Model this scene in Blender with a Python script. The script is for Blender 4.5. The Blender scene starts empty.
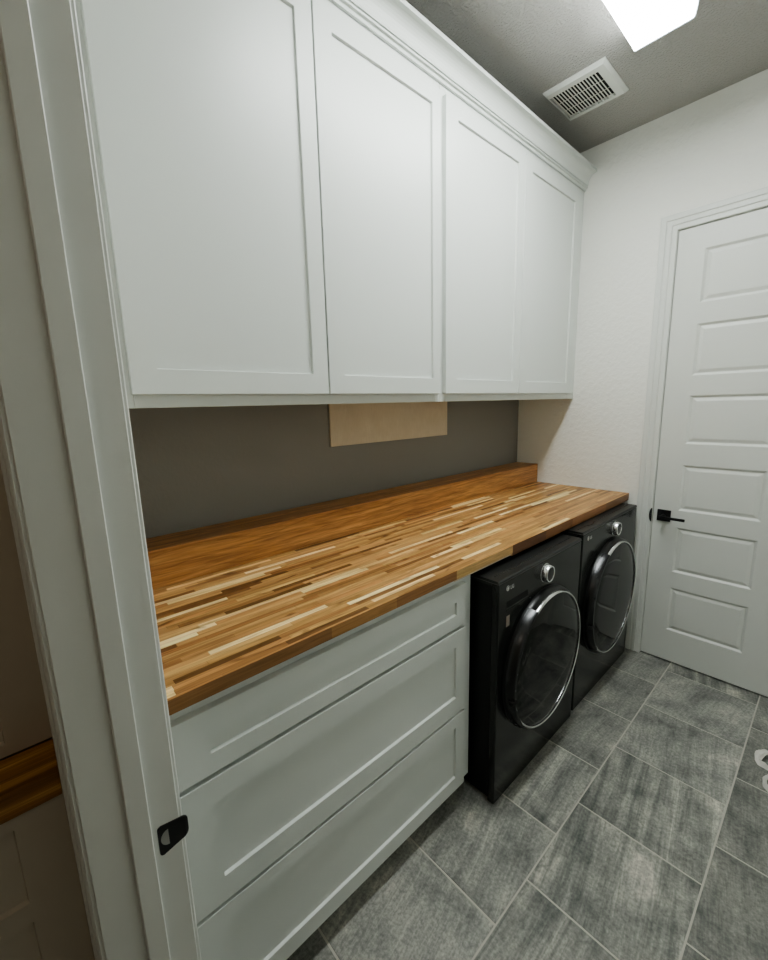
import bpy, bmesh, math, random
from mathutils import Matrix, Vector, noise
random.seed(7)
C = bpy.context.scene.collection
scene = bpy.context.scene

# ------------------------------------------------------------------ helpers
def lin(c):
    c /= 255.0
    return c / 12.92 if c <= .04045 else ((c + .055) / 1.055) ** 2.4
def rgb(r, g, b):
    return (lin(r), lin(g), lin(b), 1.0)

def new_mat(name):
    m = bpy.data.materials.new(name); m.use_nodes = True
    nt = m.node_tree
    return m, nt, nt.nodes['Principled BSDF']
def N(nt, t, **kw):
    n = nt.nodes.new(t)
    for k, v in kw.items(): setattr(n, k, v)
    return n
def sock(nt, dst, v):
    if isinstance(v, (int, float)): dst.default_value = v
    else: nt.links.new(v, dst)
def math_(nt, op, a, b=None, c=None):
    n = N(nt, 'ShaderNodeMath', operation=op)
    sock(nt, n.inputs[0], a)
    if b is not None: sock(nt, n.inputs[1], b)
    if c is not None: sock(nt, n.inputs[2], c)
    return n.outputs[0]
def ramp(nt, fac, stops, interp='LINEAR'):
    n = N(nt, 'ShaderNodeValToRGB'); r = n.color_ramp; r.interpolation = interp
    while len(r.elements) < len(stops): r.elements.new(.5)
    for e, (p, c) in zip(r.elements, stops): e.position = p; e.color = c
    sock(nt, n.inputs[0], fac)
    return n.outputs[0]
def mix(nt, fac, a, b, blend='MIX'):
    n = N(nt, 'ShaderNodeMix', data_type='RGBA', blend_type=blend)
    sock(nt, n.inputs[0], fac)
    for i, v in ((6, a), (7, b)):
        if isinstance(v, tuple): n.inputs[i].default_value = v
        else: nt.links.new(v, n.inputs[i])
    return n.outputs[2]
def mapping(nt, scale=(1, 1, 1), rot=(0, 0, 0), coord='Object', src=None):
    mp = N(nt, 'ShaderNodeMapping'); mp.inputs['Scale'].default_value = scale; mp.inputs['Rotation'].default_value = rot
    if src is None: src = N(nt, 'ShaderNodeTexCoord').outputs[coord]
    nt.links.new(src, mp.inputs[0]); return mp.outputs[0]
def tex_noise(nt, vec, scale, detail=4, rough=.55, dist=0):
    n = N(nt, 'ShaderNodeTexNoise'); n.inputs['Scale'].default_value = scale; n.inputs['Detail'].default_value = detail
    n.inputs['Roughness'].default_value = rough; n.inputs['Distortion'].default_value = dist
    nt.links.new(vec, n.inputs['Vector']); return n.outputs[0]
def bump(nt, p, height, strength, dist):
    b = N(nt, 'ShaderNodeBump'); b.inputs['Strength'].default_value = strength; b.inputs['Distance'].default_value = dist
    nt.links.new(height, b.inputs['Height']); nt.links.new(b.outputs[0], p.inputs['Normal'])

def paint(name, col, rough=.45, tex=0, texscale=60, spec=.4, var=.03):
    m, nt, p = new_mat(name)
    v = mapping(nt)
    n = tex_noise(nt, v, 3.0, 3)
    dark = tuple(c * (1 - var) for c in col[:3]) + (1,)
    nt.links.new(mix(nt, n, dark, col), p.inputs['Base Color'])
    p.inputs['Roughness'].default_value = rough
    p.inputs['Specular IOR Level'].default_value = spec
    if tex:
        h = tex_noise(nt, v, texscale, 3, .6)
        h2 = ramp(nt, h, [(.42, (0, 0, 0, 1)), (.62, (1, 1, 1, 1))])
        bump(nt, p, h2, tex, .004)
    return m

# materials -------------------------------------------------------------
M = {}
M['cab'] = paint('cabinet_white', rgb(219, 223, 219), .38, spec=.45, var=.015)
M['trim'] = paint('trim_white', rgb(222, 224, 219), .4, spec=.45, var=.015)
M['wall'] = paint('wall_white', rgb(240, 240, 234), .75, .35, 38, .25)
M['ceil'] = paint('ceiling_texture', rgb(190, 188, 184), .85, .9, 105, .25)
M['backwall'] = paint('taupe_wall', rgb(143, 141, 136), .55, .06, 50, .35)
M['hallwall'] = paint('hall_paint', rgb(190, 182, 168), .7, .2, 45, .25)
M['hallcab'] = paint('hall_cabinet_paint', rgb(205, 196, 180), .5)
M['board'] = None
m, nt, p = new_mat('beige_board')
v = mapping(nt)
n1 = tex_noise(nt, v, 14, 5); n2 = tex_noise(nt, mapping(nt, (4, 30, 4)), 6, 4)
nt.links.new(mix(nt, math_(nt, 'MULTIPLY', n1, n2), rgb(206, 192, 170), rgb(234, 223, 204)), p.inputs['Base Color'])
p.inputs['Roughness'].default_value = .8
M['board'] = m

def metal(name, col, rough, metallic=1.0):
    m, nt, p = new_mat(name)
    p.inputs['Base Color'].default_value = col; p.inputs['Metallic'].default_value = metallic
    n = tex_noise(nt, mapping(nt, (1, 1, 1)), 40, 3)
    nt.links.new(math_(nt, 'MULTIPLY_ADD', n, .08, rough - .04), p.inputs['Roughness'])
    return m
M['chrome'] = metal('chrome', (.78, .79, .8, 1), .16)
M['darkchrome'] = metal('smoked_chrome', (.06, .061, .063, 1), .26)
M['edge_glint'] = metal('edge_highlight_grey', (.11, .112, .11, 1), .35, .3)
M['black'] = metal('black_hardware', (.010, .010, .011, 1), .45, 0)
M['blackvoid'] = metal('black_recess', (.004, .004, .004, 1), .8, 0)
M['steel'] = metal('brushed_steel', (.5, .5, .48, 1), .4)

def appliance(name, col, rough, coat=0):
    m, nt, p = new_mat(name)
    n = tex_noise(nt, mapping(nt), 220, 2)
    p.inputs['Base Color'].default_value = col
    nt.links.new(math_(nt, 'MULTIPLY_ADD', n, .05, rough - .025), p.inputs['Roughness'])
    p.inputs['Specular IOR Level'].default_value = .42
    p.inputs['Coat Weight'].default_value = coat; p.inputs['Coat Roughness'].default_value = .05
    return m
M['body'] = appliance('black_enamel_side', (.005, .0054, .005, 1), .42)
M['front'] = appliance('black_steel_front', (.0145, .0158, .0152, 1), .18, .1)
M['top'] = appliance('black_enamel_top', (.022, .023, .0225, 1), .34)
M['glass'] = appliance('dark_door_glass', (.004, .0052, .005, 1), .06, 0)
M['gasket'] = appliance('door_shell', (.006, .006, .006, 1), .3)
m, nt, p = new_mat('printed_silver')
p.inputs['Base Color'].default_value = rgb(205, 205, 202); p.inputs['Roughness'].default_value = .5
M['print'] = m
m, nt, p = new_mat('label_sticker')
nt.links.new(mix(nt, tex_noise(nt, mapping(nt), 160, 1), rgb(120, 96, 86), rgb(165, 160, 152)), p.inputs['Base Color'])
p.inputs['Roughness'].default_value = .5
M['sticker'] = m

# butcher block -----------------------------------------------------------
def wood_mat(name, mode='stave', row_w=.0235):
    m, nt, p = new_mat(name)
    co = N(nt, 'ShaderNodeTexCoord').outputs['Object']
    sx = N(nt, 'ShaderNodeSeparateXYZ'); nt.links.new(co, sx.inputs[0])
    X, Y, Z = sx.outputs
    grain = tex_noise(nt, mapping(nt, (90, 5, 90), src=co), 1.0, 6, .62, .6)
    figure = tex_noise(nt, mapping(nt, (22, 1.6, 22), src=co), 1.0, 4, .6, 1.4)
    if mode == 'stave':
        wob = math_(nt, 'MULTIPLY', figure, 0.0)
        rowf = math_(nt, 'DIVIDE', math_(nt, 'ADD', X, wob), row_w)
        row = math_(nt, 'FLOOR', rowf)
        wn = N(nt, 'ShaderNodeTexWhiteNoise', noise_dimensions='1D'); nt.links.new(row, wn.inputs['W'])
        s3 = N(nt, 'ShaderNodeSeparateColor'); nt.links.new(wn.outputs['Color'], s3.inputs[0])
        ln = math_(nt, 'MULTIPLY_ADD', s3.outputs[0], .20, .23)
        colf = math_(nt, 'ADD', math_(nt, 'DIVIDE', Y, ln), math_(nt, 'MULTIPLY', s3.outputs[1], 9.7))
        col = math_(nt, 'FLOOR', colf)
        cb = N(nt, 'ShaderNodeCombineXYZ'); nt.links.new(row, cb.inputs[0]); nt.links.new(col, cb.inputs[1])
        wn2 = N(nt, 'ShaderNodeTexWhiteNoise', noise_dimensions='2D'); nt.links.new(cb.outputs[0], wn2.inputs['Vector'])
        tone = ramp(nt, wn2.outputs['Value'], [
            (0.0, rgb(112, 78, 46)), (.08, rgb(146, 106, 64)), (.22, rgb(170, 127, 80)), (.42, rgb(188, 146, 94)),
            (.62, rgb(202, 161, 107)), (.78, rgb(180, 135, 86)), (.87, rgb(216, 178, 120)), (.93, rgb(240, 213, 160)), (1.0, rgb(250, 232, 186))])
        s4 = N(nt, 'ShaderNodeSeparateColor'); nt.links.new(wn2.outputs['Color'], s4.inputs[0])
        hue = ramp(nt, s4.outputs[1], [(0, (1.05, .95, .84, 1)), (.35, (1, 1, .94, 1)), (.7, (.97, 1.0, .86, 1)), (1, (1.03, 1.0, .96, 1))])
        tone = mix(nt, 1.0, tone, hue, 'MULTIPLY')
        fr = math_(nt, 'FRACT', rowf)
        edge = math_(nt, 'LESS_THAN', math_(nt, 'MINIMUM', fr, math_(nt, 'SUBTRACT', 1.0, fr)), .03)
        fc = math_(nt, 'FRACT', colf)
        edge2 = math_(nt, 'LESS_THAN', fc, .004)
        joint = math_(nt, 'MULTIPLY', math_(nt, 'MAXIMUM', edge, edge2), .28)
        # dark mineral streaks in part of the staves
        sp = ramp(nt, tex_noise(nt, mapping(nt, (34, 6, 34), src=co), 1.0, 3, .5, .8), [(.62, (0, 0, 0, 1)), (.74, (1, 1, 1, 1))])
        base = mix(nt, math_(nt, 'MULTIPLY', sp, .7), tone, rgb(78, 40, 16))
    else:
        tone = ramp(nt, figure, [(.25, rgb(158, 112, 66)), (.5, rgb(180, 132, 80)), (.75, rgb(194, 148, 94))])
        vein = N(nt, 'ShaderNodeTexWave', wave_type='BANDS', bands_direction='Z'); vein.inputs['Scale'].default_value = 7
        vein.inputs['Distortion'].default_value = 9; vein.inputs['Detail'].default_value = 2; vein.inputs['Detail Scale'].default_value = 1.1
        nt.links.new(mapping(nt, (1, .35, 1), src=co), vein.inputs['Vector'])
        vv = ramp(nt, vein.outputs['Fac'], [(.0, (1, 1, 1, 1)), (.05, (0, 0, 0, 1))])
        base = mix(nt, math_(nt, 'MULTIPLY', vv, .22), tone, rgb(88, 48, 20))
        joint = 0.0
    g = ramp(nt, grain, [(.32, (.52, .48, .44, 1)), (.6, (1.1, 1.08, 1.05, 1))])
    c = mix(nt, .8, base, g, 'MULTIPLY')
    f = ramp(nt, figure, [(.35, (.82, .78, .74, 1)), (.6, (1.05, 1.05, 1.05, 1))])
    c = mix(nt, .6, c, f, 'MULTIPLY')
    c = mix(nt, joint, c, rgb(70, 38, 16))
    hs = N(nt, 'ShaderNodeHueSaturation'); hs.inputs['Saturation'].default_value = .96; hs.inputs['Value'].default_value = 1.08 if mode == 'stave' else 1.25
    nt.links.new(c, hs.inputs['Color']); c = hs.outputs[0]
    nt.links.new(c, p.inputs['Base Color'])
    nt.links.new(math_(nt, 'MULTIPLY_ADD', grain, .14, .30), p.inputs['Roughness'])
    p.inputs['Specular IOR Level'].default_value = .4
    bump(nt, p, grain, .12, .001)
    return m
M['wood'] = wood_mat('butcher_block', row_w=.0185)
M['ledgewood'] = wood_mat('ledge_board', 'board')
m, nt, p = new_mat('butcher_block_edge')
co = N(nt, 'ShaderNodeTexCoord').outputs['Object']
sx = N(nt, 'ShaderNodeSeparateXYZ'); nt.links.new(co, sx.inputs[0])
fy = math_(nt, 'DIVIDE', math_(nt, 'ADD', sx.outputs[1], 2.66), 2.66)
tone = ramp(nt, fy, [(0, rgb(158, 118, 76)), (.16, rgb(182, 138, 88)), (.25, rgb(162, 118, 76)), (.356, rgb(206, 172, 116)), (.40, rgb(212, 176, 122)),
                     (.4935, rgb(118, 82, 54)), (.60, rgb(140, 98, 62)), (.70, rgb(168, 120, 80)), (.86, rgb(146, 108, 76))], 'CONSTANT')
grain = tex_noise(nt, mapping(nt, (60, 6, 120), src=co), 1.0, 5, .6, .6)
g = ramp(nt, grain, [(.3, (.6, .56, .5, 1)), (.65, (1.08, 1.06, 1.04, 1))])
nt.links.new(mix(nt, .8, tone, g, 'MULTIPLY'), p.inputs['Base Color']); p.inputs['Roughness'].default_value = .42
M['woodedge'] = m
m, nt, p = new_mat('hall_wood')
co = N(nt, 'ShaderNodeTexCoord').outputs['Object']
gr = tex_noise(nt, mapping(nt, (60, 1.5, 60), src=co), 1.0, 4, .6, .5)
nt.links.new(ramp(nt, gr, [(.3, rgb(100, 66, 34)), (.55, rgb(180, 130, 72)), (.70, rgb(230, 184, 116))]), p.inputs['Base Color'])
p.inputs['Roughness'].default_value = .4
M['hallwood'] = m

# slate floor -------------------------------------------------------------
m, nt, p = new_mat('slate_tile')
uv = N(nt, 'ShaderNodeTexCoord').outputs['UV']
at = N(nt, 'ShaderNodeAttribute', attribute_name='tile_tone')
tone_v = at.outputs['Fac']
at2 = N(nt, 'ShaderNodeAttribute', attribute_name='tile_streak')
cl = tex_noise(nt, mapping(nt, (1, 1, 1), src=uv), 5.5, 6, .62, .5)
fine = tex_noise(nt, mapping(nt, (1, 1, 1), src=uv), 85, 5, .72)
st = tex_noise(nt, mapping(nt, (21, .9, 1), (0, 0, 0), src=uv), 1.0, 4, .6, .55)
st2 = tex_noise(nt, mapping(nt, (90, 9, 1), (0, 0, 0), src=uv), 1.0, 4, .6, 1.2)
base = ramp(nt, cl, [(.28, rgb(112, 113, 111)), (.45, rgb(144, 145, 141)), (.6, rgb(165, 165, 159)), (.74, rgb(210, 206, 197))])
sv = ramp(nt, st, [(.38, (.60, .62, .62, 1)), (.5, (.95, .95, .94, 1)), (.58, (1.08, 1.07, 1.05, 1)), (.64, (1.5, 1.49, 1.44, 1))])
c = mix(nt, at2.outputs['Fac'], base, sv, 'MULTIPLY')
c = mix(nt, .6, c, ramp(nt, st2, [(.35, (.72, .73, .73, 1)), (.65, (1.24, 1.23, 1.21, 1))]), 'MULTIPLY')
c = mix(nt, .75, c, ramp(nt, fine, [(.36, (.6, .61, .61, 1)), (.64, (1.34, 1.33, 1.3, 1))]), 'MULTIPLY')
tn = N(nt, 'ShaderNodeCombineColor')
for i in range(3): nt.links.new(tone_v, tn.inputs[i])
c = mix(nt, 1.0, c, tn.outputs[0], 'MULTIPLY')
nt.links.new(c, p.inputs['Base Color'])
nt.links.new(math_(nt, 'MULTIPLY_ADD', fine, .3, .3), p.inputs['Roughness'])
p.inputs['Specular IOR Level'].default_value = .4
bump(nt, p, math_(nt, 'ADD', fine, math_(nt, 'MULTIPLY', st2, .8)), .35, .002)
M['tile'] = m
M['grout'] = paint('grout', rgb(196, 193, 184), .9, spec=.1)

m, nt, p = new_mat('light_lens')
p.inputs['Base Color'].default_value = rgb(240, 244, 248)
p.inputs['Roughness'].default_value = .4
lw = tex_noise(nt, mapping(nt, (1, 1, 1)), 9, 2)
nt.links.new(ramp(nt, lw, [(.3, (.935, 1, .975, 1)), (.7, (.975, 1, .985, 1))]), p.inputs['Emission Color'])
p.inputs['Emission Strength'].default_value = 30.0
M['lens'] = m
m = m.copy(); m.name = 'light_lens_side'; m.node_tree.nodes['Principled BSDF'].inputs['Emission Strength'].default_value = 10.0; M['lensside'] = m
m, nt, p = new_mat('lens_rim')
p.inputs['Base Color'].default_value = rgb(235, 240, 245)
p.inputs['Emission Color'].default_value = (.82, .93, 1, 1); p.inputs['Emission Strength'].default_value = 1.2
M['lensrim'] = m
m, nt, p = new_mat('crumpled_paper')
nt.links.new(mix(nt, tex_noise(nt, mapping(nt), 30, 3), rgb(205, 202, 194), rgb(236, 234, 228)), p.inputs['Base Color'])
p.inputs['Roughness'].default_value = .6
M['paper'] = m

# ---------------------------------------------------------------- mesh tools
def link(name, bm, mats, parent=None, smooth=False):
    me = bpy.data.meshes.new(name)
    bmesh.ops.recalc_face_normals(bm, faces=bm.faces)
    bm.to_mesh(me); bm.free()
    for mt in (mats if isinstance(mats, (list, tuple)) else [mats]): me.materials.append(mt)
    o = bpy.data.objects.new(name, me); C.objects.link(o)
    if smooth:
        me.shade_smooth() if hasattr(me, 'shade_smooth') else None
        try: me.set_sharp_from_angle(angle=math.radians(35))
        except Exception: pass
    if parent is not None:
        o.parent = parent
        # parts are modelled in room coordinates
        o.matrix_parent_inverse = Matrix.Translation(-world_loc(parent))
    return o
def world_loc(o):
    return Vector(o.get('_base', (0, 0, 0)))
def thing(name, label, cat, base, group=None, kind=None):
    o = bpy.data.objects.new(name, None); C.objects.link(o)
    o.empty_display_size = .1
    o.location = base; o['_base'] = list(base)
    o['label'] = label; o['category'] = cat
    if group: o['group'] = group
    if kind: o['kind'] = kind
    return o
def tag(o, label, cat, group=None):
    o['label'] = label; o['category'] = cat
    if group: o['group'] = group
    return o
def struct(o, label=None):
    o['kind'] = 'structure'
    if label: o['label'] = label
    return o

def box(bm, lo, hi, bev=0, seg=2, mi=0):
    r = bmesh.ops.create_cube(bm, size=1)
    vs = r['verts']
    for v in vs:
        v.co = Vector([lo[i] + (v.co[i] + .5) * (hi[i] - lo[i]) for i in range(3)])
    fs = {f for v in vs for f in v.link_faces}
    for f in fs: f.material_index = mi
    if bev:
        es = list({e for v in vs for e in v.link_edges})
        bmesh.ops.bevel(bm, geom=es, offset=bev, segments=seg, profile=.7, affect='EDGES')
    return vs
def onebox(name, lo, hi, mat, parent=None, bev=0, seg=2):
    bm = bmesh.new(); box(bm, lo, hi, bev, seg); return link(name, bm, mat, parent)

def prism(bm, prof, axis, a, b, mi=0):
    """extrude a closed 2-D profile along an axis between a and b; profile gives the other two coords in xyz order"""
    def pt(q, t):
        l = list(q); l.insert(axis, t); return l
    A = [bm.verts.new(pt(q, a)) for q in prof]; B = [bm.verts.new(pt(q, b)) for q in prof]
    n = len(prof)
    for i in range(n):
        f = bm.faces.new((A[i], A[(i + 1) % n], B[(i + 1) % n], B[i])); f.material_index = mi
    bm.faces.new(A[::-1]).material_index = mi; bm.faces.new(B).material_index = mi

def lathe(bm, prof, centre, axis, seg=64, mi=0, cap=False):
    """prof: (radius, height along axis); axis 0 = +x, 1 = -y, 2 = +z"""
    rings = []
    for r, h in prof:
        ring = []
        for k in range(seg if r > 1e-6 else 1):
            t = 2 * math.pi * k / seg
            c, s = r * math.cos(t), r * math.sin(t)
            d = (h, c, s) if axis == 0 else (c, -h, s) if axis == 1 else (c, s, h)
            ring.append(bm.verts.new(Vector(centre) + Vector(d)))
        rings.append(ring)
    for A, B in zip(rings, rings[1:]):
        for k in range(seg):
            a, b = A[k % len(A)], A[(k + 1) % len(A)]; c, d = B[(k + 1) % len(B)], B[k % len(B)]
            vs = []
            for q in (a, b, c, d):
                if q not in vs: vs.append(q)
            if len(vs) > 2:
                bm.faces.new(vs).material_index = mi

def panel_front(bm, y0, y1, z0, z1, xf, th, openings, depth=.009, slope=.002, mi=0):
    """a shaker front facing +x with recessed flat panels; openings: (ya, yb, za, zb) stacked in z, sharing ya, yb"""
    O = sorted(openings, key=lambda o: o[2])
    ya, yb = O[0][0], O[0][1]
    ys = [y0, ya, yb, y1]
    zs = [z0]
    for o in O: zs += [o[2], o[3]]
    zs.append(z1)
    g = {}
    def V(i, j):
        if (i, j) not in g: g[i, j] = bm.verts.new((xf, ys[i], zs[j]))
        return g[i, j]
    for j in range(len(zs) - 1):
        for i in range(3):
            if i == 1 and j % 2 == 1:
                q = [V(1, j), V(2, j), V(2, j + 1), V(1, j + 1)]
                s = slope
                inn = [bm.verts.new((xf - depth, c[0], c[1])) for c in ((ya + s, zs[j] + s), (yb - s, zs[j] + s), (yb - s, zs[j + 1] - s), (ya + s, zs[j + 1] - s))]
                for k in range(4): bm.faces.new((q[k], q[(k + 1) % 4], inn[(k + 1) % 4], inn[k]))
                bm.faces.new(inn)
            else:
                bm.faces.new((V(i, j), V(i + 1, j), V(i + 1, j + 1), V(i, j + 1)))
    # rim, sides and back with a small eased edge
    e = .0015
    loop = [V(i, 0) for i in range(4)] + [V(3, j) for j in range(1, len(zs))] + [V(i, len(zs) - 1) for i in (2, 1, 0)] + [V(0, j) for j in range(len(zs) - 2, 0, -1)]
    def shell(x, grow):
        out = []
        for v in loop:
            y = v.co.y + (grow if abs(v.co.y - y1) < 1e-7 else -grow if abs(v.co.y - y0) < 1e-7 else 0)
            z = v.co.z + (grow if abs(v.co.z - z1) < 1e-7 else -grow if abs(v.co.z - z0) < 1e-7 else 0)
            out.append(bm.verts.new((x, y, z)))
        return out
    A = shell(xf - e, e * .8); B = shell(xf - th, e * .8)
    n = len(loop)
    for L1, L2 in ((loop, A), (A, B)):
        for k in range(n): bm.faces.new((L1[k], L1[(k + 1) % n], L2[(k + 1) % n], L2[k]))
    bm.faces.new(B[::-1])

# ================================================================= camera
CAM = (1.6137, -2.8056, 1.5844)
yaw, pitch, roll, f_px = 0.8384, -0.1795, -0.0262, 417.86
cy, sy, cp, sp = math.cos(yaw), math.sin(yaw), math.cos(pitch), math.sin(pitch)
fwd = Vector((-sy * cp, cy * cp, sp)); right = Vector((cy, sy, 0)); up = right.cross(fwd)
R = math.cos(roll) * right + math.sin(roll) * up; U = -math.sin(roll) * right + math.cos(roll) * up
cam = bpy.data.cameras.new('camera'); co_ = bpy.data.objects.new('camera', cam); C.objects.link(co_)
mw = Matrix((R, U, -fwd)).transposed().to_4x4(); mw.translation = CAM; co_.matrix_world = mw
cam.sensor_fit = 'HORIZONTAL'; cam.sensor_width = 36; cam.lens = 36 * f_px / 768
cam.shift_x = (384 - 381.78) / 768; cam.shift_y = (480.74 - 480) / 768
cam.clip_start = .02
scene.camera = co_

# ================================================================= room shell
H = 3.0405
XR, YN, YH = 2.35, -2.669, -2.799        # right wall, near wall room face, near wall hall face
JX, JX2, JH = .9139, 1.72, 2.46           # near doorway

def wall_with_hole(name, axis, a0, a1, t0, t1, z1, h0, h1, hz, mat):
    """wall running along x (axis 0) between a0..a1, thickness t0..t1 in y, with a doorway h0..h1 up to hz"""
    bm = bmesh.new()
    for lo, hi in (((a0, t0, 0), (h0, t1, z1)), ((h1, t0, 0), (a1, t1, z1)), ((h0, t0, hz), (h1, t1, z1))):
        box(bm, lo, hi)
    return struct(link(name, bm, mat))

struct(onebox('wall_back', (-.1, -2.8, 0), (0, .12, H), M['backwall']), 'dark taupe painted wall behind the counter')
wall_with_hole('wall_far', 0, 0, XR, 0, .12, H, .882, 1.52, 2.462, M['wall'])
wall_with_hole('wall_near', 0, 0, XR + .1, YH + .004, YN - .004, H, JX - .018, JX2 + .018, JH + .018, M['wall'])
struct(onebox('wall_right', (XR, YN - .004, 0), (XR + .1, .12, H), M['wall']))
bm = bmesh.new(); box(bm, (-.1, YN - .004, H), (XR + .1, .12, H + .05)); struct(link('ceiling', bm, M['ceil']))
# the hall the picture is taken from
struct(onebox('wall_hall_back', (-.1, -4.4, 0), (XR + .1, -4.3, 2.75), M['hallwall']))
struct(onebox('wall_hall_left', (-.1, -4.3, 0), (0, -2.8, 2.75), M['hallwall']))
struct(onebox('wall_hall_right', (XR, -4.3, 0), (XR + .1, YH + .004, 2.75), M['hallwall']))
struct(onebox('ceiling_hall', (-.1, -4.4, 2.75), (XR + .1, YH + .004, 2.8), M['hallwall']))

# floor: square slate tiles in columns, each column shifted
bm = bmesh.new()
uvl = bm.loops.layers.uv.new('UVMap')
tone_l = bm.faces.layers.float.new('tile_tone'); str_l = bm.faces.layers.float.new('tile_streak')
TW, TL, g = .405, .4025, .0028
shift = {0: -.2801, 1: -.0942, 2: -.31, 3: -.12, 4: -.25, -1: -.05, -2: -.22}
floor_lo, floor_hi = (-.1, -4.4), (XR + .1, .5)
rnd = random.Random(21)
tones = {(0, 0): (1.0, .2), (0, 1): (1.05, .2)}
for ci in range(-2, 5):
    x0 = .6601 + ci * TW
    for k in range(-3, 14):
        yt = shift[ci] - k * TL
        lo = (max(x0 + g * .75, floor_lo[0]), max(yt - TL + g, floor_lo[1])); hi = (min(x0 + TW - g * .75, floor_hi[0]), min(yt - g, floor_hi[1]))
        if hi[0] - lo[0] < .01 or hi[1] - lo[1] < .01: continue
        b = .0012
        top = [bm.verts.new((x, y, 0)) for x, y in ((lo[0] + b, lo[1] + b), (hi[0] - b, lo[1] + b), (hi[0] - b, hi[1] - b), (lo[0] + b, hi[1] - b))]
        bot = [bm.verts.new((x, y, -.003)) for x, y in ((lo[0], lo[1]), (hi[0], lo[1]), (hi[0], hi[1]), (lo[0], hi[1]))]
        fs = [bm.faces.new(top)] + [bm.faces.new((bot[i], bot[(i + 1) % 4], top[(i + 1) % 4], top[i])) for i in range(4)]
        tone, streak = rnd.uniform(.86, 1.1), rnd.choice((.15, .3, .5, .9))
        if ci == 1 and k in (2, 3): tone, streak = 1.02, 1.0
        if ci == 1 and k == 1: tone, streak = 1.05, .35
        if ci == 1 and k == 0: tone, streak = 1.05, .1
        if ci == 2: tone, streak = tone * .85, .2
        ox, oy, ang = rnd.uniform(0, 50), rnd.uniform(0, 50), rnd.choice((0, math.pi)) + rnd.uniform(-.25, .15)
        if ci == 1 and k in (2, 3): ang = -.14
        for f in fs:
            f[tone_l] = tone; f[str_l] = streak
            for l in f.loops:
                q = l.vert.co; u, w = q.x - x0, q.y - yt
                l[uvl].uv = (u * math.cos(ang) - w * math.sin(ang) + ox, u * math.sin(ang) + w * math.cos(ang) + oy)
box(bm, (floor_lo[0], floor_lo[1], -.05), (floor_hi[0], floor_hi[1], -.0016), mi=1)
struct(link('floor', bm, [M['tile'], M['grout']]), 'grey slate look square tiles with pale grout')
struct(onebox('wall_closet', (.6, .46, 0), (1.8, .5, H), M['wall']))

# ---- door casings (profile swept round the opening with mitred corners)
PROF = [(0, 0), (0, .008), (.002, .010), (.018, .010), (.021, .0075), (.025, .0075), (.028, .0125), (.046, .0135), (.050, .0115), (.054, .0165), (.074, .0175), (.080, .0155), (.0824, .011), (.0824, 0)]
def casing(name, xl, xr, zt, yplane, sign, z0=0.0):
    """xl, xr, zt: inner edges; sign -1 stands out towards -y"""
    bm = bmesh.new()
    rings = []
    for corner in range(4):
        ring = []
        for s, t in PROF:
            x = xl - s if corner in (0, 1) else xr + s
            z = z0 if corner in (0, 3) else zt + s
            ring.append(bm.verts.new((x, yplane + sign * t, z)))
        rings.append(ring)
    n = len(PROF)
    for A, B in zip(rings, rings[1:]):
        for i in range(n): bm.faces.new((A[i], A[(i + 1) % n], B[(i + 1) % n], B[i]))
    bm.faces.new(rings[0]); bm.faces.new(rings[3][::-1])
    return link(name, bm, M['trim'])

# far door casing + jamb
t1 = struct(casing('trim_1', .8965, 1.506, 2.4545, 0, -1), 'white moulded casing round the far panelled door')
bm = bmesh.new()
box(bm, (.882, 0.0005, 0), (.8985, .1195, 2.4525)); box(bm, (1.5035, 0.0005, 0), (1.52, .1195, 2.4525)); box(bm, (.882, .0005, 2.4525), (1.52, .1195, 2.462))
box(bm, (.8985, .046, 0), (.9085, .08, 2.4525)); box(bm, (1.4935, .046, 0), (1.5035, .08, 2.4525)); box(bm, (.8985, .046, 2.4445), (1.5035, .08, 2.4525))
link('jamb', bm, M['trim'], t1)
bm = bmesh.new()
ring = [(.8975 - .0135 * math.sin(a), .9015 + .041 * math.cos(a)) for a in [math.pi * k / 16 for k in range(17)]]
prism(bm, [(x, z) for x, z in ring], 1, -.013, -.0095)
o = link('strike_plate', bm, M['black'], t1); o['label'] = 'black rounded latch plate lip'

# far door: six moulded panels
bm = bmesh.new()
x0, x1, z0, z1, yf = .9012, 1.5008, .0095, 2.4495, .004
pxa, pxb = 1.0215, 1.3765
pz = [(a - .008, b + .004) for a, b in [(.2131, .4717), (.5813, .8406), (.9524, 1.2046), (1.3348, 1.588), (1.7049, 1.961), (2.0772, 2.3318)]]
xs = [x0, pxa, pxb, x1]; zs = [z0] + [q for pr_ in pz for q in pr_] + [z1]
grid = {}
def DV(i, j):
    if (i, j) not in grid: grid[i, j] = bm.verts.new((xs[i], yf, zs[j]))
    return grid[i, j]
for j in range(len(zs) - 1):
    for i in range(3):
        if i == 1 and j % 2 == 1:
            prev = [DV(1, j), DV(2, j), DV(2, j + 1), DV(1, j + 1)]
            for ins, dep in ((.003, .0015), (.011, .0085), (.014, .0092), (.020, .0075), (.030, .0035), (.033, .003)):
                cur = [bm.verts.new((x, yf + dep, z)) for x, z in ((pxa + ins, zs[j] + ins), (pxb - ins, zs[j] + ins), (pxb - ins, zs[j + 1] - ins), (pxa + ins, zs[j + 1] - ins))]
                for k in range(4): bm.faces.new((prev[k], prev[(k + 1) % 4], cur[(k + 1) % 4], cur[k]))
                prev = cur
            bm.faces.new(prev)
        else: bm.faces.new((DV(i, j), DV(i + 1, j), DV(i + 1, j + 1), DV(i, j + 1)))
n_z = len(zs)
loop = [DV(i, 0) for i in range(4)] + [DV(3, j) for j in range(1, n_z)] + [DV(i, n_z - 1) for i in (2, 1, 0)] + [DV(0, j) for j in range(n_z - 2, 0, -1)]
bk = [bm.verts.new((v.co.x, yf + .036, v.co.z)) for v in loop]
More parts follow.
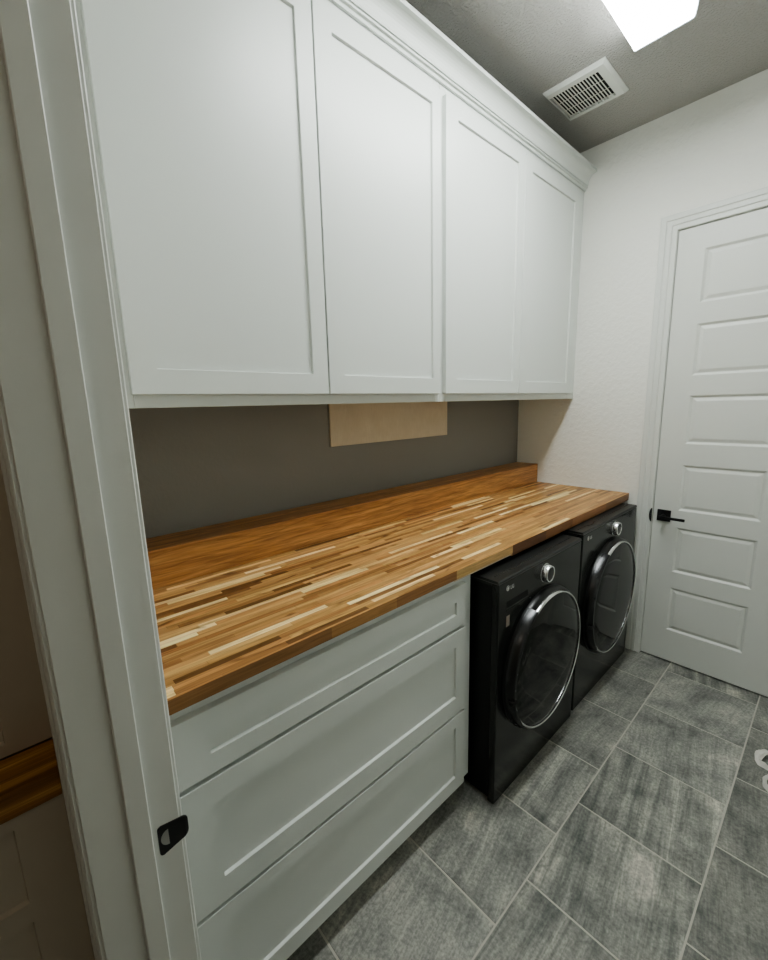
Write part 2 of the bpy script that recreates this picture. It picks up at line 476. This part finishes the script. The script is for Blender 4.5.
for k in range(len(loop)): bm.faces.new((loop[k], loop[(k + 1) % len(loop)], bk[(k + 1) % len(loop)], bk[k]))
bm.faces.new(bk[::-1])
door = struct(link('door_1', bm, M['trim']), 'white six panel interior door with black lever')
# handle: square rose, neck and lever
bm = bmesh.new(); box(bm, (.923, -.006, .872), (.990, .004, .939), .0025, 2)
h = link('door_handle', bm, M['black'], door); h['label'] = 'black square rose with lever'
bm = bmesh.new(); lathe(bm, [(0, .062), (.0095, .062), (.0105, .06), (.0105, .006), (.014, .005), (.014, 0)], (.9565, 0, .905), 1, 24)
link('neck', bm, M['black'], h, True)
bm = bmesh.new(); box(bm, (.945, -.064, .8975), (1.070, -.053, .9125), .003, 2); link('lever', bm, M['black'], h)

# near doorway: jamb with stop, casings both sides
JT = .018
t2 = struct(casing('trim_2', JX - .005, JX2 + .005, JH + .005, YN - .004, 1), 'white casing on the laundry side of the near doorway')
t3 = struct(casing('trim_3', JX - .005, JX2 + .005, JH + .005, YH + .004, -1), 'white casing on the hall side of the near doorway')
bm = bmesh.new()
prism(bm, [(JX - JT, YH), (JX - JT, YN), (JX - .0015, YN), (JX, YN - .0015), (JX, -2.7136), (JX + .0105, -2.7136), (JX + .012, -2.7151), (JX + .012, -2.7425), (JX + .0105, -2.744), (JX, -2.744), (JX, YH + .0015), (JX - .0015, YH)], 2, 0, JH)
prism(bm, [(JX2 + JT, YH), (JX2 + JT, YN), (JX2, YN), (JX2, -2.7136), (JX2 - .012, -2.7136), (JX2 - .012, -2.744), (JX2, -2.744), (JX2, YH)], 2, 0, JH)
box(bm, (JX - JT, YH, JH), (JX2 + JT, YN, JH + JT)); box(bm, (JX, -2.744, JH - .012), (JX2, -2.7136, JH))
t4 = struct(link('trim_4', bm, M['trim']), 'white door jamb with stop beside the drawers')
# strike plate: flat plate with curved lip and D shaped hole
def plate_outline():
    pts = []
    for (cy_, cz_, r, a0, a1) in ((-2.705 + .006, .838 + .006, .006, math.pi, 1.5 * math.pi), (-2.659 + 0 - .010, .846 + .012, .012, 1.5 * math.pi, 2 * math.pi),
                                  (-2.657 - .012, .890 - .012, .012, 0, .5 * math.pi), (-2.705 + .006, .895 - .006, .006, .5 * math.pi, math.pi)):
        for k in range(7):
            a = a0 + (a1 - a0) * k / 6
            pts.append((cy_ + r * math.cos(a), cz_ + r * math.sin(a)))
    return pts
bm = bmesh.new()
def bx_x(y): return JX + .0016 - max(0, (y + 2.667)) ** 2 * 18
out = plate_outline()
F_ = [bm.verts.new((bx_x(y), y, z)) for y, z in out]; B_ = [bm.verts.new((bx_x(y) - .0016, y, z)) for y, z in out]
bm.faces.new(F_); bm.faces.new(B_[::-1])
for k in range(len(F_)): bm.faces.new((F_[k], F_[(k + 1) % len(F_)], B_[(k + 1) % len(F_)], B_[k]))
spo = link('strike_plate', bm, M['black'], t4); spo['label'] = 'black latch strike plate with curved lip'
bm = bmesh.new()
dpts = [(-2.689, .853), (-2.689, .883)] + [(-2.689 - .0125 * math.sin(a), .868 + .015 * math.cos(a)) for a in [math.pi * k / 12 for k in range(1, 12)]]
vs = [bm.verts.new((JX + .0019, y, z)) for y, z in dpts]; bm.faces.new(vs)
o = link('latch_hole', bm, M['steel'], spo); o['label'] = 'pale D shaped latch hole'

# ================================================================= upper cabinets
UX = .41
def upper_cabinet(label, ya, yb, doors, left_st, right_st):
    t = thing('upper_cabinet', label, 'cabinet', (0, (ya + yb) / 2, 1.592), 'white wall cabinets over the counter')
    bm = bmesh.new()
    zb, zt, fx = 1.592, 2.90, UX - .02
    SY = lambda y: -2.8056 + (y + 2.8056) * .9843
    box(bm, (.001, ya, zb + .018), (fx - .02, yb, zt))
    o = link('carcass', bm, M['cab'], t)
    bm = bmesh.new()
    # face frame: stiles and rails
    box(bm, (fx - .02, ya, zb), (fx, left_st, zt), .001, 1); box(bm, (fx - .02, right_st, zb), (fx, yb, zt), .001, 1)
    box(bm, (fx - .02, left_st, zb), (fx, right_st, 1.645), .001, 1); box(bm, (fx - .02, left_st, 2.745), (fx, right_st, zt), .001, 1)
    box(bm, (fx - .02, (left_st + right_st) / 2 - .02, 1.645), (fx, (left_st + right_st) / 2 + .02, 2.745))
    link('face_frame', bm, M['cab'], t)
    for dd in doors:
        d0, d1, pl, pr_ = [SY(q) for q in dd]
        bm = bmesh.new()
        panel_front(bm, d0, d1, 1.6273, 2.777, UX, .0195, [(pl, pr_, 1.6898, 2.7175)], depth=.0085, slope=.002)
        link('door', bm, M['cab'], t)
    return t
upper_cabinet('white two-door wall cabinet nearest the doorway, the beige board below its right door', -2.655, -1.3478,
              [(-2.545, -1.942, -2.4815, -2.0005), (-1.934, -1.343, -1.868, -1.3895)], -2.545, -1.385)
upper_cabinet('white two-door wall cabinet whose end meets the far wall, above the machines', -1.3468, -.001,
              [(-1.305, -.685, -1.2265, -.7445), (-.679, -.040, -.612, -.110)], -1.31, -.095)
# crown moulding along the top of both cabinets
bm = bmesh.new()
cx = UX - .0195
z_ = lambda z: 2.816 + (z - 2.829) * (2.9155 - 2.816) / (2.9155 - 2.829)
w_ = lambda d: cx + d * (.4576 - cx) / .0865
prof = [(cx, z_(2.905)), (cx, 2.816), (w_(.012), 2.816), (w_(.013), z_(2.838)), (w_(.016), z_(2.8395)), (w_(.024), z_(2.840)), (w_(.0255), z_(2.843)), (w_(.024), z_(2.846)), (w_(.015), z_(2.847)), (w_(.015), z_(2.849)), (w_(.027), z_(2.850)), (w_(.0275), z_(2.855))]
for k in range(0, 9):
    a = math.pi / 2 * k / 8
    prof.append((w_(.076 - .048 * math.cos(a)), z_(2.855 + .046 * math.sin(a))))
prof += [(w_(.0785), z_(2.9015)), (w_(.0865), z_(2.9025)), (w_(.0865), 2.9155), (.02, 2.9155), (.02, z_(2.905))]
prism(bm, prof, 1, -2.64, -.001)
tag(link('crown_moulding', bm, M['cab']), 'white crown moulding along the top of the wall cabinets', 'moulding')

# beige board on the wall beneath the cabinets
tag(onebox('wall_board', (.0005, -1.675, 1.3975), (.011, -.826, 1.66), M['board'], None, .001, 1), 'beige board on the taupe wall under the wall cabinets', 'board')

# ================================================================= base cabinet with drawers
t = thing('drawer_cabinet', 'white three-drawer base cabinet under the wooden counter beside the near machine', 'cabinet', (.4, -2.1, 0))
bm = bmesh.new()
CE = -1.5844
box(bm, (.02, -2.655, .075), (.7165, CE, .973)); box(bm, (.02, -2.655, 0), (.645, CE - .02, .075))
link('carcass', bm, M['cab'], t)
bm = bmesh.new()
fx = .737
box(bm, (.7165, -2.655, .095), (fx, -2.585, .973), .001, 1); box(bm, (.7165, -1.66, .095), (fx, CE, .973), .001, 1)
for za, zb in ((.095, .13), (.41, .45), (.755, .79), (.915, .973)): box(bm, (.7165, -2.585, za), (fx, -1.66, zb), .001, 1)
link('face_frame', bm, M['cab'], t)
def Q(z): return 1.5844 - (1.5844 - z) * .9755
for z0_, z1_, pa, pb in [[Q(q) for q in qq] for qq in ((.768, .928, .8195, .870), (.411, .754, .480, .690), (.068, .398, .1255, .3505))]:
    bm = bmesh.new()
    panel_front(bm, -2.636, -1.6395, z0_, z1_, .757, .0195, [(-2.562, -1.692, pa, pb)], depth=.0085, slope=.002)
    link('drawer', bm, M['cab'], t)

# ================================================================= counter and ledge
ZC = 1.0132
t = thing('countertop', 'long butcher block wooden countertop of honey brown staves over drawers and machines', 'countertop', (.38, -1.33, .979))
bm = bmesh.new()
box(bm, (.0005, -2.66, .979), (.7655, -.001, ZC), .002, 2)
for f in bm.faces:
    if f.normal.x > .9: f.material_index = 1
    elif f.calc_center_median().x > .7645: f.material_index = 1 if f.calc_center_median().z < 1.0 else 0
link('slab', bm, [M['wood'], M['woodedge']], t)
bm = bmesh.new(); box(bm, (.735, -1.7146, .9735), (.7645, -1.347, .9788), .001, 1)
o = link('edge_strip', bm, M['board'], t); o['label'] = 'thin pale strip under the front edge'
bm = bmesh.new(); box(bm, (.73, -1.346, .968), (.7645, -.002, .9788), .001, 1)
o = link('edge_strip', bm, M['woodedge'], t); o['label'] = 'dark wooden strip under the front edge above the machines'
bm = bmesh.new(); box(bm, (.0005, -2.66, ZC + .0003), (.165, -.001, 1.1425), .003, 2)
tag(link('wooden_ledge', bm, M['ledgewood']), 'boxed wooden ledge along the taupe wall at the back of the counter', 'ledge')

# ================================================================= laundry machines
def text_mesh(body, size):
    cu = bpy.data.curves.new('t', 'FONT'); cu.body = body; cu.size = size; cu.extrude = .0004
    ob = bpy.data.objects.new('t', cu); C.objects.link(ob)
    dg = bpy.context.evaluated_depsgraph_get(); dg.update()
    me = bpy.data.meshes.new_from_object(ob.evaluated_get(dg))
    bpy.data.objects.remove(ob); bpy.data.curves.remove(cu)
    return me
def machine(name, label, cat, y0, y1, fx, drawer, TOP):
    yc = (y0 + y1) / 2
    t = thing(name, label, cat, (.45, yc, 0), 'black front-load laundry machines')
    bm = bmesh.new(); box(bm, (.06, y0 + .002, .022), (fx - .028, y1 - .002, TOP - .022), .008, 3); link('body', bm, M['body'], t)
    # front panel with rounded edge
    bm = bmesh.new(); box(bm, (fx - .03, y0, .008), (fx, y1, TOP - .012), .009, 3); link('front_panel', bm, M['front'], t)
    # top panel with bevelled front and shallow inset groove
    bm = bmesh.new()
    prism(bm, [(.06, TOP - .022), (fx - .03, TOP - .022), (fx - .03, TOP - .0125), (fx - .001, TOP - .0115), (fx - .001, TOP - .004), (fx - .006, TOP), (.06, TOP)], 1, y0 + .001, y1 - .001)
    link('top_panel', bm, M['top'], t)
    bm = bmesh.new()
    n = 14
    pts = [(fx - .043, y0 + .03), (fx - .043, y0 + .12)] + [(fx - .043 + .012 * math.sin(math.pi * k / n), y0 + .12 + .10 * k / n) for k in range(1, n)] + [(fx - .043, y0 + .22), (fx - .043, y1 - .03)]
    for (xa, ya), (xb, yb) in zip(pts, pts[1:]):
        vs = [bm.verts.new(q) for q in ((xa, ya, TOP + .0004), (xb, yb, TOP + .0004), (xb + .003, yb, TOP + .0016), (xa + .003, ya, TOP + .0016))]
        bm.faces.new(vs)
        vs2 = [bm.verts.new(q) for q in ((xa + .003, ya, TOP + .0016), (xb + .003, yb, TOP + .0016), (xb + .005, yb, TOP + .0002), (xa + .005, ya, TOP + .0002))]
        bm.faces.new(vs2)
    link('top_lip', bm, M['darkchrome'], t)
    bm = bmesh.new(); box(bm, (fx - .004, y0 + .002, TOP - .0118), (fx + .0006, y1 - .002, TOP - .0100)); box(bm, (.70, y0 - .0004, TOP - .0118), (fx - .004, y0 + .003, TOP - .0100))  # grey strips put in the colour of light caught on the top edges
    o = link('edge_highlight', bm, M['edge_glint'], t); o['label'] = 'thin grey line painting the highlight on the top edges'
    # feet
    for fy in (y0 + .06, y1 - .06):
        for fxx in (.13, fx - .09):
            bm = bmesh.new(); lathe(bm, [(0, 0), (.022, 0), (.022, .008), (.012, .01), (.012, .03), (0, .03)], (fxx, fy, 0), 2, 16)
            link('foot', bm, M['gasket'], t)
    # door: shell, chrome ring, smoked glass
    zc, r = TOP - .438, (.298 if drawer else .315)
    c = (fx, yc, zc)
    bm = bmesh.new(); lathe(bm, [(r + .008, -.004), (r + .008, .004), (r + .004, .022), (r - .004, .032), (r - .02, .034), (r - .02, -.004)], c, 0, 96)
    d = link('door', bm, M['gasket'], t, True)
    bm = bmesh.new(); lathe(bm, [(r - .006, .030), (r - .006, .038), (r - .009, .043), (r - .013, .0445), (r - .016, .042), (r - .016, .030)], c, 0, 96)
    o = link('door_ring', bm, M['chrome'], d, True); o['label'] = 'chrome door ring'
    # wider smoked grip on the latch side
    bm = bmesh.new()
    prev = None
    for k in range(41):
        a = math.radians(118 + 104 * k / 40)
        wdt = .011 * math.sin(math.pi * k / 40) ** .5 if 0 < k < 40 else .002
        q = [bm.verts.new((fx + xx, yc + rr * math.cos(a), zc + rr * math.sin(a))) for xx, rr in ((.012, r + .0095), (.036, r + .006), (.047, r + .002 - wdt * .3), (.0475, r - .004 - wdt), (.036, r - .006 - wdt))]
        if prev:
            for i in range(4): bm.faces.new((prev[i], prev[i + 1], q[i + 1], q[i]))
        prev = q
    o = link('door_grip', bm, M['darkchrome'], d, True); o['label'] = 'smoked grip on the latch side'
    bm = bmesh.new()
    a = math.radians(190)
    box(bm, (fx + .03, yc + r * math.cos(a) - .016, zc + r * math.sin(a) - .008), (fx + .0488, yc + r * math.cos(a) + .020, zc + r * math.sin(a) + .008), .002, 1)
    link('door_notch', bm, M['blackvoid'], d)
    bm = bmesh.new(); lathe(bm, [(r - .015, .036), (r - .03, .040), (r - .08, .044), (.10, .047), (0, .048)], c, 0, 96)
    o = link('door_glass', bm, M['glass'], d, True); o['label'] = 'dark glossy door glass'
    # control knob
    kc = (fx, yc + (-.004 if drawer else .026), TOP - .064)
    bm = bmesh.new(); lathe(bm, [(.040, -.002), (.040, .003), (.037, .004), (.037, -.002)], kc, 0, 48)
    lathe(bm, [(.0365, .003), (.0365, .022), (.034, .027), (.029, .027), (.028, .0245)], kc, 0, 48)
    k_ = link('control_knob', bm, M['chrome'], t, True); k_['label'] = 'round chrome control knob'
    bm = bmesh.new(); lathe(bm, [(.0285, .0245), (.012, .0255), (0, .0255)], kc, 0, 48); link('knob_face', bm, M['front'], k_, True)
    # maker's mark
    me = text_mesh('LG', .021)
    lo = bpy.data.objects.new('logo', me)
    me.materials.clear(); me.materials.append(M['print'])
    me.transform(Matrix.Translation((fx + .0006, y0 + .079, TOP - .0505)) @ Matrix(((0, 0, 1, 0), (1, 0, 0, 0), (0, 1, 0, 0), (0, 0, 0, 1))))
    C.objects.link(lo); lo.parent = t; lo.matrix_parent_inverse = Matrix.Translation(-world_loc(t))
    bm = bmesh.new(); lathe(bm, [(.0105, -.001), (.0105, .0009), (0, .0009)], (fx, y0 + .062, TOP - .0415), 0, 24)
    lathe(bm, [(.0078, .0008), (.0078, .0014), (.0066, .0014), (.0066, .0008)], (fx, y0 + .062, TOP - .0415), 0, 24, 1)
    link('emblem', bm, [M['print'], M['front']], t)
    if drawer:
        bm = bmesh.new(); box(bm, (fx - .01, y0 + .055, TOP - .122), (fx + .0008, y0 + .212, TOP - .092), .003, 1)
        dr = link('detergent_drawer', bm, M['blackvoid'], t); dr['label'] = 'dark detergent drawer slot'
        bm = bmesh.new(); prism(bm, [(y0 + .055, TOP - .128), (y0 + .212, TOP - .128), (y0 + .235, TOP - .138), (y0 + .235, TOP - .140), (y0 + .21, TOP - .131), (y0 + .055, TOP - .131)], 0, fx - .002, fx + .0012)
        link('drawer_lip', bm, M['darkchrome'], dr)
        bm = bmesh.new(); box(bm, (fx - .002, y0 + .056, TOP - .196), (fx + .0008, y0 + .080, TOP - .152), .001, 1)
        o = link('sticker', bm, M['sticker'], t); o['label'] = 'small faded sticker'
    return t
machine('washing_machine', 'black front-load washing machine beside the white drawers, with detergent drawer slot', 'washing machine', -1.5650, -.868, .845, True, .949)
machine('clothes_dryer', 'black front-load laundry machine in the far corner beside the white panelled door', 'dryer', -.832, -.080, .8366, False, .963)

# ================================================================= ceiling fan grille
vx0, vx1, vy0, vy1 = .4476, .731, -.6501, -.358
t = thing('ceiling_vent', 'white square exhaust vent with dark slots in the ceiling', 'vent', ((vx0 + vx1) / 2, (vy0 + vy1) / 2, H))
gx0, gx1, gy0, gy1 = .462, .686, -.608, -.389
bm = bmesh.new()
zf = H - .017
# bevelled frame ring
outer_t = [(vx0, vy0, H - .0002), (vx1, vy0, H - .0002), (vx1, vy1, H - .0002), (vx0, vy1, H - .0002)]
outer_m = [(vx0, vy0, H - .006), (vx1, vy0, H - .006), (vx1, vy1, H - .006), (vx0, vy1, H - .006)]
b = .012
outer_b = [(vx0 + b, vy0 + b, zf), (vx1 - b, vy0 + b, zf), (vx1 - b, vy1 - b, zf), (vx0 + b, vy1 - b, zf)]
inner_b = [(gx0, gy0, zf), (gx1, gy0, zf), (gx1, gy1, zf), (gx0, gy1, zf)]
inner_t = [(gx0, gy0, H - .002), (gx1, gy0, H - .002), (gx1, gy1, H - .002), (gx0, gy1, H - .002)]
L = [[bm.verts.new(q) for q in ring] for ring in (outer_t, outer_m, outer_b, inner_b, inner_t)]
for A, B in zip(L, L[1:]):
    for k in range(4): bm.faces.new((A[k], A[(k + 1) % 4], B[(k + 1) % 4], B[k]))
link('frame', bm, M['trim'], t)
onebox('backing', (gx0, gy0, H - .003), (gx1, gy1, H - .0005), M['blackvoid'], t)
ns = 16
bm = bmesh.new()
for k in range(1, ns):
    xk = gx0 + (gx1 - gx0) * k / ns
    box(bm, (xk - .0026, gy0, zf + .0005), (xk + .0026, gy1, zf + .0016))
for q in (.33, .66):
    yk = gy0 + (gy1 - gy0) * q
    box(bm, (gx0, yk - .0008, zf + .0016), (gx1, yk + .0008, zf + .003))
link('grille', bm, M['trim'], t)

# ================================================================= ceiling light
lx0, lx1, ly0, ly1 = .871, 1.068, -1.94, -.716
t = thing('ceiling_light', 'long white glowing wraparound light on the ceiling', 'ceiling light', ((lx0 + lx1) / 2, (ly0 + ly1) / 2, H))
bm = bmesh.new(); prism(bm, [(lx0 - .012, H - .0003), (lx0 - .012, H - .02), (lx1 + .012, H - .02), (lx1 + .012, H - .0003)], 1, ly0, ly1)
link('housing', bm, M['trim'], t)
bm = bmesh.new()
zl = 2.95
prism(bm, [(lx0 - .010, H - .021), (lx0 - .006, zl + .03), (lx0 - .001, zl + .005), (lx0 + .004, zl), ((lx0 + lx1) / 2 - .01, zl), ((lx0 + lx1) / 2, zl + .006), ((lx0 + lx1) / 2 + .01, zl), (lx1 - .004, zl), (lx1 + .001, zl + .005), (lx1 + .006, zl + .03), (lx1 + .010, H - .021)], 1, ly0 + .006, ly1 - .006)
bmesh.ops.recalc_face_normals(bm, faces=bm.faces); bm.normal_update()
for f in bm.faces: f.material_index = 0 if f.normal.z < -.5 else 1
link('lens', bm, [M['lens'], M['lensside']], t)
for ya, yb in ((ly0, ly0 + .0055), (ly1 - .0055, ly1)):
    bm = bmesh.new()
    prism(bm, [(lx0 - .012, H - .0205), (lx0 - .008, zl + .028), (lx0 - .003, zl + .003), (lx0 + .002, zl - .002), (lx1 - .002, zl - .002), (lx1 + .003, zl + .003), (lx1 + .008, zl + .028), (lx1 + .012, H - .0205)], 1, ya, yb)
    link('end_cap', bm, M['lensrim'], t)

# ================================================================= crumpled scrap on the floor
path = [(1.64, -.43, .012), (1.575, -.445, .020), (1.528, -.478, .030), (1.512, -.525, .016), (1.548, -.548, .006), (1.592, -.560, .020), (1.585, -.602, .034), (1.553, -.628, .022), (1.556, -.668, .008), (1.61, -.69, .014), (1.66, -.66, .020)]
bm = bmesh.new(); rows_ = []
SEG = 8
for i in range((len(path) - 1) * SEG + 1):
    k, f = min(i // SEG, len(path) - 2), 0
    f = i / SEG - k
    q = [Vector(path[max(0, min(len(path) - 1, k + d))]) for d in (-1, 0, 1, 2)]
    q = [v_ + Vector((.008, -.022, 0)) for v_ in q]
    c_ = .5 * ((2 * q[1]) + (q[2] - q[0]) * f + (2 * q[0] - 5 * q[1] + 4 * q[2] - q[3]) * f * f + (3 * q[1] - q[0] - 3 * q[2] + q[3]) * f ** 3)
    tn_ = ((q[2] - q[1]) if f < .999 else (q[2] - q[1])); side = Vector((-tn_.y, tn_.x, 0)).normalized()
    tilt = .9 * math.sin(i * .23) + .3
    wv = side * math.cos(tilt) + Vector((0, 0, 1)) * math.sin(tilt)
    row = []
    for j in range(7):
        d = noise.noise_vector(Vector((i * .35, j * .9, 2))) * .006
        p_ = c_ + wv * ((j / 6 - .5) * .028) + d
        row.append(bm.verts.new((p_.x, p_.y, max(.0008, p_.z))))
    rows_.append(row)
for A, B in zip(rows_, rows_[1:]):
    for j in range(6): bm.faces.new((A[j], A[j + 1], B[j + 1], B[j]))
tag(link('paper_scrap', bm, M['paper'], None, True), 'crumpled white scrap lying on the slate tiles near the door', 'scrap')

# ================================================================= cabinet in the hall
t = thing('hall_cabinet', 'dim beige built-in cabinet with wooden shelf top, left of the doorway in the hall', 'cabinet', (.4, -3.4, 0))
bm = bmesh.new(); box(bm, (.002, -4.0, .0), (.6305, YH - .016, .842)); box(bm, (.002, -4.0, .9015), (.525, YH - .016, 2.4)); link('carcass', bm, M['hallcab'], t)
bm = bmesh.new(); panel_front(bm, -4.0, YH - .016, 0.05, .842, .6507, .02, [(-3.5, -2.8915, .12, .600), (-3.5, -2.8915, .6455, .815)], .010, .003); link('cabinet_front', bm, M['hallcab'], t)
bm = bmesh.new(); panel_front(bm, -4.0, YH - .016, .9015, 2.4, .545, .02, [(-3.5, -2.887, .928, 2.2)], .010, .003); link('door', bm, M['hallcab'], t)
bm = bmesh.new(); box(bm, (.5455, -4.0, .843), (.655, YH - .016, .8985), .003, 2); link('shelf_top', bm, M['hallwood'], t)

# ================================================================= light
w = bpy.data.worlds.new('world'); scene.world = w; w.use_nodes = True
w.node_tree.nodes['Background'].inputs[0].default_value = (.9, .93, 1, 1); w.node_tree.nodes['Background'].inputs[1].default_value = .02
def area(name, loc, rot, size, energy, col):
    l = bpy.data.lights.new(name, 'AREA'); l.energy = energy; l.color = col; l.shape = 'RECTANGLE'; l.size, l.size_y = size
    o = bpy.data.objects.new(name, l); o.location = loc; o.rotation_euler = rot; C.objects.link(o); return o
area('hall_fill_light', (1.5, -3.7, 2.72), (0, 0, 0), (.3, .3), 2.6, (1, .88, .72))  # unseen fill added to lift the dim hall and the jamb

scene.view_settings.view_transform = 'AgX'
scene.view_settings.look = 'AgX - Medium High Contrast'
scene.view_settings.exposure = 0.14
